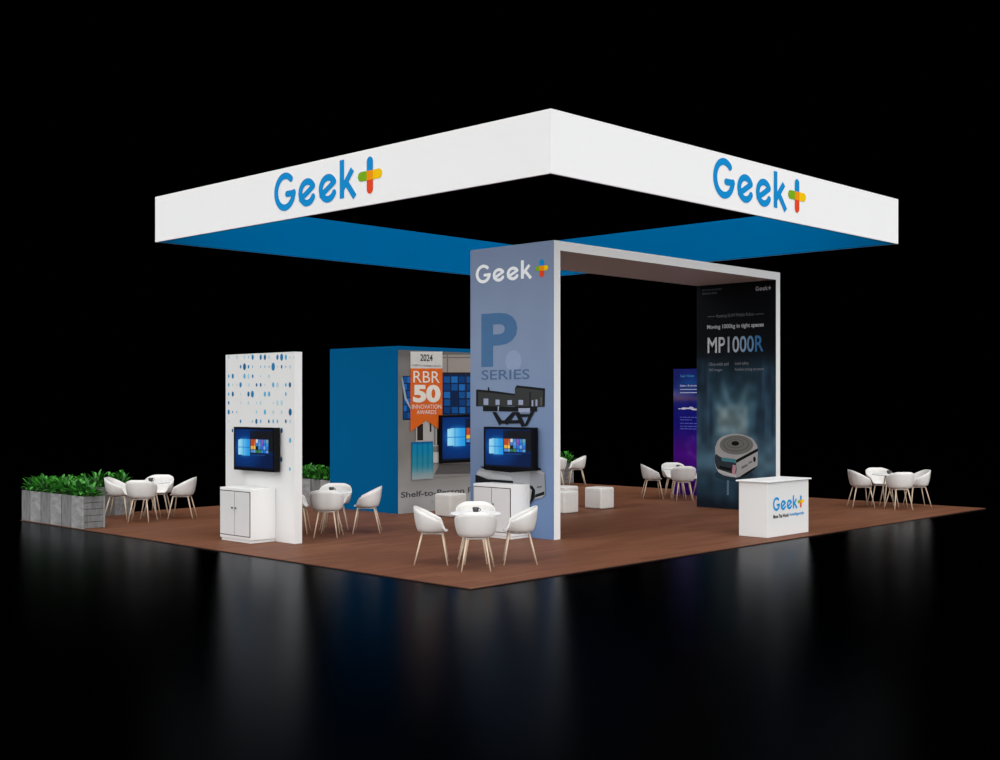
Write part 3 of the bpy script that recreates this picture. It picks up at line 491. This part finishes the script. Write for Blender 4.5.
print_layers('printed_picture', F5, RBR, dict(beam=(152, 144, 138), beamdark=(112, 106, 102), dark=(42, 36, 34), navy=(20, 40, 78), gapwhite=(176, 172, 168), gapgrey=(120, 120, 120),
    brown=(96, 78, 72), bin0=(24, 84, 152), bin1=(34, 108, 184), bin2=(18, 64, 124), post=(52, 50, 58), white=(206, 204, 200), orange=(216, 100, 34), cable=(150, 168, 180),
    box=(190, 188, 186), ramp=(92, 90, 90), rampline=(138, 136, 134)), rp_, w0=.003, dw=.00024)
def bpaint(u, v):
    c = mix((150, 162, 166), (40, 136, 164), sm(.02, .45, v)); c = mix(c, (16, 132, 176), sm(.5, .8, v)); c = mix(c, (10, 96, 160), sm(.93, .97, v))
    return tuple(x*(1 - .18*(abs((u*4) % 1 - .5) > .42)*sm(.1, .4, v)) for x in c)
bo = painted('printed_bin', face_y(sy0, sx0 + .325, .62), .545, .715, 16, 24, bpaint, pm, rp_, w=.0265)
bo['label'] = 'teal bin fading downwards in the poster'
tw = flat('print_cream', (232, 224, 214)); tg = flat('print_darkgrey', (62, 62, 64))
text('lettering', '2024', F5, .54, 2.868, .859, 2.998, tg, rp_, w=.0265, bold=.01)
text('lettering', 'ROBOTICS BUSINESS REVIEW', F5, .34, 2.765, 1.077, 2.80, flat('print_midgrey', (130, 128, 126)), rp_, w=.0265)
text('lettering', 'RBR', F5, .363, 2.457, 1.042, 2.675, tw, rp_, w=.0265)
text('lettering', '50', F5, .353, 2.077, 1.066, 2.418, tw, rp_, w=.0265, bold=.05)
text('lettering', 'INNOVATION', F5, .335, 1.96, 1.082, 2.04, tw, rp_, w=.0265)
text('lettering', 'AWARDS', F5, .446, 1.855, .956, 1.935, tw, rp_, w=.0265)
text('lettering', 'Shelf-to-Person Picking', F5, .07, .262, 2.56, .405, flat('print_charcoal', (70, 70, 72)), rp_, w=.004, bold=.02)
text('lettering', 'T', F5, .835, .125, .895, .195, flat('print_greytext', (120, 120, 122)), rp_, w=.004)

# ================================================================== televisions
def scr(u, v):
    t = 1 - v
    d = math.hypot((u - .26)*1.5, (t - .46)*1.25)
    c = mix((20, 130, 225), (4, 52, 120), sm(.05, .42, d)); c = mix(c, (4, 28, 72), sm(.4, .95, d))
    c = mix(c, (90, 200, 255), .5*gauss(d - .05, .18))
    skew = .06*(u - .08)
    y0, y1 = .27 - skew, .66 + skew
    if .085 < u < .40 and y0 < t < y1:
        c = mix((165, 232, 255), (40, 160, 240), sm(.08, .40, u))
        if abs(t - .465) < .012 or abs(u - .215) < .006: c = (20, 110, 200)
    if u > .40 and .04 < t < .64:
        c = mix((14, 30, 58), (22, 24, 30), sm(.4, .6, u))
        if t > .56: c = (8, 36, 84)
    if .42 < u < .88 and .255 < t < .60:
        i = int((u - .42)/.066); j = int((t - .255)/.0862)
        fu = ((u - .42)/.066) % 1; ft = ((t - .255)/.0862) % 1
        P = [[(196, 84, 40), (205, 96, 50), (225, 225, 230), (60, 140, 220), (150, 96, 200), (70, 140, 215), (110, 170, 190)],
             [(205, 70, 40), (215, 120, 60), (60, 140, 220), (96, 160, 230), (130, 90, 190), (40, 120, 215), (60, 150, 220)],
             [(240, 190, 70), (245, 205, 110), (20, 22, 26), (70, 140, 215), (40, 120, 225), (130, 175, 235), (40, 120, 225)],
             [(90, 150, 220), (120, 175, 225), (50, 125, 80), (70, 140, 60), (50, 140, 235), (40, 120, 220), (100, 165, 225)]]
        if .06 < fu < .94 and .06 < ft < .94: c = P[min(j, 3)][min(i, 6)]
    if .45 < u < .80 and .645 < t < .66: c = (40, 80, 140)
    if t > .965: c = (10, 20, 40)
    return c
sm_ = paint_mat('lit_screen', emit=0.85, rough=0.25)
def tv(Fx, W, H, D, label, foot=False):
    """Fx maps (u, v, w): w = 0 at the wall, D at the front of the set"""
    a = Vector(Fx(0, 0, 0)); b = Vector(Fx(W, 0, 0))
    t = thing('television', label, 'television', tuple((a + b)/2))
    def slab(u0, v0, w0, u1, v1, w1):
        p, q = Fx(u0, v0, w0), Fx(u1, v1, w1)
        return bx(tuple(min(x, y) for x, y in zip(p, q)), tuple(max(x, y) for x, y in zip(p, q)))
    bev(obj('casing', slab(0, 0, .025, W, H, D), M['tvblack'], t), .006)
    obj('wall_bracket', slab(W*.3, H*.3, 0, W*.7, H*.7, .025), M['tvblack'], t)
    m_ = H*.045
    painted('screen', lambda u, v, w=0: Fx(u + m_, v + m_*1.1, D + w), W - 2*m_, H - 2*m_, 96, 60, scr, sm_, t, w=.002)
    # raised bezel rim
    bm = bmesh.new()
    for r in ((0, 0, W, m_), (0, H - m_, W, H), (0, m_, m_, H - m_), (W - m_, m_, W, H - m_)):
        p, q = Fx(r[0], r[1], D - .001), Fx(r[2], r[3], D + .006)
        box(bm, tuple(min(x, y) for x, y in zip(p, q)), tuple(max(x, y) for x, y in zip(p, q)))
    obj('bezel', bm, M['tvblack'], t)
    return t
tv(face_x(1.1895, 6.262, 1.048), 1.05, .66, .132, 'flat black television with lit desktop, mounted on the dotted white wall')
tv(face_x(px0 - .010, 3.814, 1.048), 1.04, .652, .15, 'flat black television with lit desktop, mounted on the near leg of the arch')
tv(face_y(sy0 - .004, 6.40, .91), 1.62, .925, .085, 'largest black television, on the poster of the blue cabin, half hidden by the arch')

# ================================================================== cabinets
def cabinet(x0, x1, y0, y1, h, label):
    t = thing('storage_cabinet', label, 'cabinet', ((x0+x1)/2, (y0+y1)/2, 0))
    bev(obj('carcass', bx((x0, y0, .045), (x1, y1, h)), M['white'], t), .005)
    bev(obj('plinth', bx((x0 - .005 + .02, y0 + .02, 0), (x1, y1 - .02, .045)), M['white'], t), .004)
    F = face_x(x0, y1); W = y1 - y0; a, b = .012, W - .012; m = (a + b)/2
    # dark shadow-gap frame behind the doors
    obj('reveal', bx((x0 - .003, y1 - b - .002, .090), (x0 + .002, y1 - a + .002, h - .040)), M['gap'], t)
    for (u0, u1, k) in ((a + .014, m - .007, m - .045), (m + .007, b - .014, m + .045)):
        d = obj('door', bx((x0 - .014, y1 - u1, .102), (x0 - .003, y1 - u0, h - .052)), M['door'], t)
        bm = bmesh.new(); c = Vector((x0 - .014, y1 - k, h*.635))
        tube(bm, c, c + Vector((-.012, 0, 0)), .006, .006, 10); tube(bm, c + Vector((-.012, 0, 0)), c + Vector((-.022, 0, 0)), .013, .012, 12)
        obj('knob', bm, M['knob'], d)
    return t
cabinet(.742, 1.187, 5.355, 6.165, .803, 'white two door cabinet standing against the dotted white wall')
cabinet(3.80, 4.215, 2.965, 3.785, .82, 'white two door cabinet under the television of the near arch leg')

# ================================================================== reception counter
kx0, kx1, ky0, ky1, kz = 6.70, 7.93, .29, .805, .85
ct = thing('reception_counter', 'white reception counter with logo near the right front edge', 'counter', ((kx0+kx1)/2, (ky0+ky1)/2, 0))
cb = bev(obj('counter_body', bx((kx0, ky0, 0), (kx1, ky1, kz)), M['white'], ct), .004)
bev(obj('countertop', bx((kx0 - .036, ky0 - .036, kz), (kx1 + .036, ky1 + .036, kz + .022)), M['tabletop'], ct), .005)
F6 = face_y(ky0, kx0)
brand_logo(F6, .155, .40, .213, .215, M['logoblue'], cb, w=.004)
text('lettering', 'Move The World', F6, .16, .285, .61, .345, M['textblack'], cb, w=.003, bold=.03)
text('lettering', 'Intelligently', F6, .645, .285, 1.09, .345, M['logoblue'], cb, w=.003, bold=.02)

# ================================================================== ottomans
def ottoman(x, y, label, s=.42, h=.418):
    t = thing('ottoman', label, 'ottoman', (x + s/2, y + s/2, 0), 0, 'white cube ottomans')
    bm = bx((x, y, .004), (x + s, y + s, h)); o = obj('cushion_body', bm, M['leather'], t, smooth=True)
    bev(o, .034, 5)
    bm = bmesh.new()
    for z in (.33,):
        r = .003; e = .0025
        for a, b in (((x+.045, y-e, z-r), (x+s-.045, y+e, z+r)), ((x+.045, y+s-e, z-r), (x+s-.045, y+s+e, z+r)), ((x-e, y+.045, z-r), (x+e, y+s-.045, z+r)), ((x+s-e, y+.045, z-r), (x+s+e, y+s-.045, z+r))): box(bm, a, b)
    obj('seam_piping', bm, M['seam'], t)
    bm = bmesh.new()
    for a in (.07, s-.07):
        for b in (.07, s-.07): tube(bm, (x+a, y+b, 0), (x+a, y+b, .03), .02, .02, 8)
    obj('foot_pads', bm, M['rubber'], t)
    return t
ottoman(8.735, 5.245, 'white cube ottoman in the open, rightmost of the ottomans')
ottoman(7.53, 5.14, 'white cube ottoman partly behind the near arch leg, nearer of two in line')
ottoman(8.50, 5.96, 'white cube ottoman partly behind the near arch leg, farther of two in line')
ottoman(5.58, 6.17, 'white cube ottoman in front of the award poster, behind the front table set')

# ================================================================== chair
def smooth_h(a, keys):
    for (a0, h0), (a1, h1) in zip(keys, keys[1:]):
        if a0 <= a <= a1:
            t = (a - a0)/(a1 - a0); t = t*t*(3 - 2*t); return h0 + (h1 - h0)*t
    return keys[-1][1]
def make_chair():
    t = thing('armchair', 'chair', 'chair')
    bm = bmesh.new(); NA, NR = 56, 14
    RR = [(0, .232), (35, .255), (70, .262), (100, .255), (125, .244), (145, .232), (180, .214)]  # rim radius by angle from the back
    def rim(x):                       # rim height falls in a straight line from the back to the arm ends, then drops to the seat
        if x < -.225: return .738
        if x < .10: return .738 - .163*(x + .225)/.325
        if x < .185: q = (x - .10)/.085; return .575 - .145*q*q*(3 - 2*q)
        return .43
    ctr = bm.verts.new((.0, 0, .418)); rings = []
    for j in range(1, NR+1):
        s = j/NR; ring = []
        for i in range(NA):
            a = 360*i/NA; aa = a if a <= 180 else 360 - a
            R = smooth_h(aa, RR); H = rim(-R*math.cos(math.radians(aa)))
            # seat pan then curved wall
            if s < .55: rr = R*.78*s/.55; z = .418 + .006*(s/.55)**2
            else:
                q = (s - .55)/.45
                rr = R*(.78 + .22*math.sin(q*PI/2)**.8); z = .424 + (H - .424)*q**1.2
                if H < .5: z = .424 + (H - .424)*q
            rr *= 1 + (.05*(s-.55)/.45 if s > .55 and aa < 60 else 0)
            w = .985 + .03*math.sin(math.radians(aa))**2
            ring.append(bm.verts.new((-rr*math.cos(math.radians(a))*.95, rr*math.sin(math.radians(a))*w, z)))
        rings.append(ring)
    for i in range(NA): bm.faces.new((ctr, rings[0][(i+1) % NA], rings[0][i]))
    for A, B in zip(rings, rings[1:]):
        for i in range(NA): bm.faces.new((A[i], A[(i+1) % NA], B[(i+1) % NA], B[i]))
    bmesh.ops.recalc_face_normals(bm, faces=bm.faces)
    sh = obj('seat_shell', bm, M['shell'], t, smooth=True, world=False)
    md = sh.modifiers.new('solid', 'SOLIDIFY'); md.thickness = .014; md.offset = 0
    # under-seat frame
    bm = bmesh.new(); zt = .398
    pts = [(-.125, .115), (.135, .135), (.135, -.135), (-.125, -.115)]
    for k in range(4): tube(bm, pts[k] + (zt,), pts[(k+1) % 4] + (zt,), .010, .010, 8)
    tube(bm, (0, -.12, zt), (0, .12, zt), .012, .012, 8)
    for sx_ in (-.08, .08): tube(bm, (sx_, 0, zt - .004), (sx_, 0, .42), .022, .02, 8)
    obj('under_frame', bm, M['frame'], t, world=False)
    feet = [(-.225, .18), (.205, .232), (.205, -.232), (-.225, -.18)]
    for k in range(4):
        bm = bmesh.new(); tube(bm, pts[k] + (zt,), feet[k] + (0.0,), .0135, .0085, 10)
        obj('leg', bm, M['oak'], t, world=False)
    return t
def make_table():
    t = thing('round_table', 'table', 'table')
    bm = bmesh.new(); r = .33; z = .655
    lathe(bm, [(r-.012, z-.022), (r-.003, z-.018), (r, z-.010), (r-.002, z-.003), (r-.010, z)], n=48)
    o = obj('tabletop', bm, M['tabletop'], t, world=False)
    bm = bmesh.new(); zt = z-.034
    pts = [(.05, .05), (-.05, .05), (-.05, -.05), (.05, -.05)]
    for k in range(4): tube(bm, pts[k] + (zt,), pts[(k+1) % 4] + (zt,), .012, .012, 8)
    for k in range(2): tube(bm, pts[k] + (zt,), pts[k+2] + (zt,), .010, .010, 8)
    lathe(bm, [(.05, zt-.004), (.05, z-.022)], n=16)
    obj('under_frame', bm, M['frame'], t, world=False)
    for k in range(4):
        bm = bmesh.new(); tube(bm, pts[k] + (zt,), (pts[k][0]*2.9, pts[k][1]*2.9, 0), .015, .010, 10)
        obj('leg', bm, M['oak'], t, world=False)
    return t
def make_cup():
    t = thing('cup', 'cup', 'cup')
    bm = bmesh.new(); lathe(bm, [(.022, 0), (.03, .004), (.038, .03), (.042, .07), (.038, .07), (.034, .058)], n=24)
    obj('bowl', bm, M['darkcup'], t, smooth=True, world=False)
    bm = bmesh.new(); P = [(-.036, 0, .055), (-.058, 0, .052), (-.063, 0, .036), (-.055, 0, .02), (-.032, 0, .02)]
    for a, b in zip(P, P[1:]): tube(bm, a, b, .005, .005, 8)
    obj('handle', bm, M['darkcup'], t, world=False)
    bm = bmesh.new(); lathe(bm, [(.033, .0585), (.0335, .0605)], n=20); obj('drink', bm, M['coffee'], t, world=False)
    return t
A0 = math.radians(45.5)            # the table sets stand diagonally on the platform
dv = Vector((math.cos(A0), math.sin(A0))); rv = Vector((dv.y, -dv.x))
groups = [
    ((1.548, 1.471), 'the front table at the platform corner', 'front table set', 'nlrf'),
    ((2.547, 5.749), 'the table between the dotted wall and the blue cabin', 'table set behind the dotted wall', 'nlrf'),
    ((1.762, 9.962), 'the table beside the left planters', 'table set by the left planters', 'nlrf'),
    ((13.227, 1.522), 'the table at the far right corner', 'right corner table set', 'nlrf'),
    ((12.04, 5.79), 'the table by the purple wall', 'table set by the purple wall', 'nlrf'),
    ((13.249, 10.443), 'the table at the back corner behind the arch', 'back corner table set', 'nr')]
short = {'front table set': 'the front corner table', 'table set behind the dotted wall': 'the table left of the blue cabin', 'table set by the left planters': 'the table beside the planters',
    'right corner table set': 'the far right corner table', 'table set by the purple wall': 'the table by the purple wall', 'back corner table set': 'the back corner table'}
side = dict(n='nearest, back turned', l='leftmost, facing right', r='rightmost, facing left', f='farthest, behind the tabletop')
chair0 = make_chair(); table0 = make_table(); cup0 = make_cup(); used = set()
def place(proto, key, loc, rz, label, group):
    if key in used: return dup(proto, loc, rz, label, group)
    used.add(key); proto.location = loc; proto.rotation_euler = (0, 0, rz); proto['label'] = label; proto['group'] = group; return proto
for (c, nm, gr, ks) in groups:
    c = Vector(c)
    for k in ks:
        d = dict(n=dv, f=-dv, l=rv, r=-rv)[k]; r = {'n': .60, 'f': .56, 'l': .565, 'r': .565}[k]
        p = c - d*r
        place(chair0, 'c', (p.x, p.y, 0), math.atan2(d.y, d.x), 'white armchair at %s, %s' % (short[gr], side[k]), 'white armchairs of the ' + gr)
    place(table0, 't', (c.x, c.y, 0), A0, 'small round white table, %s' % nm.replace('the table ', 'the one ').replace('the front table', 'the front one'), 'small round tables')
    if ks != 'nr':
        place(cup0, 'u', (c.x, c.y, .655), 2.4, 'small dark cup on %s' % nm, 'dark cups on the tables')

# ================================================================== planters with plants
def planter(x0, y0, x1, y1, label, h=.53, facing='x'):
    t = thing('planter_box', label, 'planter', ((x0+x1)/2, (y0+y1)/2, 0), 0, 'grey planter boxes'); wt = .03; z0 = 0.0
    g = .018; x0 += g; y0 += g; x1 -= g; y1 -= g
    def board(a, b, m): bev(obj('side_board', bx(a, b), m, t), .003, 1)
    my, mx = (y0+y1)/2 + .02, (x0+x1)/2
    for X in (x0, x1 - wt):          # two upright boards per long face
        if facing == 'x':
            board((X, my+.001, z0), (X+wt, y1, h), M['concrete_d']); board((X, y0, z0), (X+wt, my-.001, h), M['concrete_l'])
        else: board((X, y0+wt, z0), (X+wt, y1-wt, h), M['concrete_d'])
    for Y in (y0, y1 - wt):
        if facing == 'x':
            for k in range(5):       # stacked slats with dark gaps on the end
                a = z0 + h*k/5; board((x0+wt, Y, a + .004), (x1-wt, Y+wt, z0 + h*(k+1)/5 - .004), M['concrete_d'])
            obj('gap_backing', bx((x0+wt, Y+.008, z0), (x1-wt, Y+.022, h-.01)), M['gap'], t)
        else:
            board((x0, Y, z0), (mx, Y+wt, h), M['concrete_d']); board((mx+.002, Y, z0), (x1, Y+wt, h), M['concrete_l'])
    obj('soil', bx((x0+wt, y0+wt, h-.12), (x1-wt, y1-wt, h-.04)), M['soil'], t)
    return t
def leaf(bm, base, ang, up, L, W, droop, mi):
    n = 5; side = Vector((-math.sin(ang), math.cos(ang), 0)); prev = None
    p = Vector(base); el = up
    for i in range(n+1):
        s = i/n; wd = W*(math.sin(PI*min(1, s*.93 + .07))**.75)*.5
        c = p.copy()
        a, b, m = c + side*wd + Vector((0, 0, wd*.35)), c - side*wd + Vector((0, 0, wd*.35)), c
        cur = [bm.verts.new(a), bm.verts.new(m), bm.verts.new(b)]
        if prev:
            for q in (0, 1):
                f = bm.faces.new((prev[q], prev[q+1], cur[q+1], cur[q])); f.material_index = mi; f.smooth = True
        prev = cur
        p += Vector((math.cos(ang)*math.cos(el), math.sin(ang)*math.cos(el), math.sin(el)))*(L/n); el -= droop/n
def make_plant(seed, sc=1.0):
    rnd = random.Random(seed)
    t = thing('leafy_plant', 'plant', 'plant', (0, 0, 0))
    bm = bmesh.new(); st = bmesh.new()
    for k in range(58):
        a = rnd.uniform(0, 2*PI); ring = rnd.random(); up = math.radians(82 - 62*ring + rnd.uniform(-8, 8))
        sl = rnd.uniform(.05, .17)*sc*(1.25 - .5*ring); r = rnd.uniform(0, .05)
        b = Vector((r*math.cos(a), r*math.sin(a), 0)); e = b + Vector((math.cos(a)*math.cos(up), math.sin(a)*math.cos(up), math.sin(up)))*sl
        tube(st, b, e, .004, .003, 4)
        leaf(bm, e, a + rnd.uniform(-.4, .4), up + .1, rnd.uniform(.11, .19)*sc, rnd.uniform(.045, .075)*sc, rnd.uniform(.5, 1.7), 0 if rnd.random() < .62 else 1)
    obj('foliage', bm, [M['leaf'], M['leaf_dark']], t, world=False); obj('stems', st, M['stem'], t, world=False)
    return t
protos = [make_plant(s) for s in (3, 11, 29)]; pused = [False]*3; rp2 = random.Random(5)
def put_plants(spots, labels, group):
    for (x, y), lb in zip(spots, labels):
        i = rp2.randrange(3); rz = rp2.uniform(0, 6.28); loc = (x, y, .49)
        if not pused[i]:
            pused[i] = True; o = protos[i]; o.location = loc; o.rotation_euler = (0, 0, rz); o['label'] = lb; o['group'] = group
        else: o = dup(protos[i], loc, rz, lb, group)
        s = rp2.uniform(.92, 1.12); o.scale = (s, s, s)
where = ['nearest the viewer', 'in the middle', 'farthest back']
row = ['nearest planter of the left row', 'middle planter of the left row', 'far end planter of the left row']
for k in range(3):
    y0 = 9.08 + k*.757
    planter(0, y0, .44, y0 + .757, 'grey board planter box, %s' % row[k].replace(' planter', ' box'))
    put_plants([(.22, y0 + .13), (.22, y0 + .38), (.22, y0 + .63)], ['leafy green plant in the %s, %s' % (row[k], w) for w in where], 'green plants in the left planter row')
for k in range(2):
    x0 = .44 + k*.757; nm = ['behind the left chairs, at the corner of the platform', 'behind the left chairs, right one of the pair'][k]
    planter(x0, 10.90, x0 + .757, 11.34, 'grey planter box on the back edge, ' + nm.replace(', at the corner of the platform', ', at the corner'), facing='y')
    put_plants([(x0 + .14, 11.12), (x0 + .39, 11.12), (x0 + .63, 11.12)], ['leafy plant in back edge planter box %s, %s' % (nm.split(', ')[1], w) for w in ('left', 'centre', 'right')], 'green plants on the back edge')
for k in range(3):
    y0 = 9.43 + k*.637; nm = ['touching the blue cabin', 'second from the blue cabin', 'third from the blue cabin'][k]
    planter(5.39, y0, 5.83, y0 + .637, 'grey planter box behind the dotted wall, ' + nm)
    put_plants([(5.61, y0 + .12), (5.61, y0 + .32), (5.61, y0 + .52)], ['leafy plant in the planter box %s, %s' % (nm, w) for w in ('right', 'centre', 'left')], 'green plants beside the blue cabin')
planter(13.80, 10.60, 14.23, 11.34, 'grey planter box at the back corner, seen right of the near arch leg')
put_plants([(14.06, 10.72), (14.02, 11.02)], ['leafy plant in the back corner planter, nearer one', 'leafy plant in the back corner planter, farther one'], 'green plants at the back corner')

# ================================================================== world, light, camera
w = bpy.data.worlds.new('dark_hall'); bpy.context.scene.world = w; w.use_nodes = True
w.node_tree.nodes['Background'].inputs['Color'].default_value = (0, 0, 0, 1)
w.node_tree.nodes['Background'].inputs['Strength'].default_value = 0
def sun(name, d, e, ang, colr=(1, 1, 1)):
    l = bpy.data.lights.new(name, 'SUN'); l.energy = e; l.angle = math.radians(ang); l.color = colr
    o = bpy.data.objects.new(name, l); C.objects.link(o)
    o.rotation_euler = Vector(d).to_track_quat('-Z', 'Y').to_euler(); o.location = (0, 0, 12); return o
sun('hall_light_left', (1, -.15, -.55), 2.15, 70)
sun('hall_light_right', (.15, 1, -.55), 2.85, 70)
sun('hall_light_top', (.05, .05, -1), 1.6, 50)

cam = bpy.data.cameras.new('camera'); co = bpy.data.objects.new('camera', cam); C.objects.link(co)
cam.sensor_fit = 'HORIZONTAL'; cam.sensor_width = 36; cam.lens = 36*1213/1000
cam.shift_y = 21.4/1000; cam.clip_end = 500
co.location = (-9.566, -9.693, 2.10)
co.rotation_euler = (PI/2, 0, -math.atan2(.7196, .6944))
bpy.context.scene.camera = co
vs = bpy.context.scene.view_settings
vs.view_transform = 'Standard'; vs.look = 'None'; vs.exposure = 0; vs.gamma = 1; vs.use_curve_mapping = False
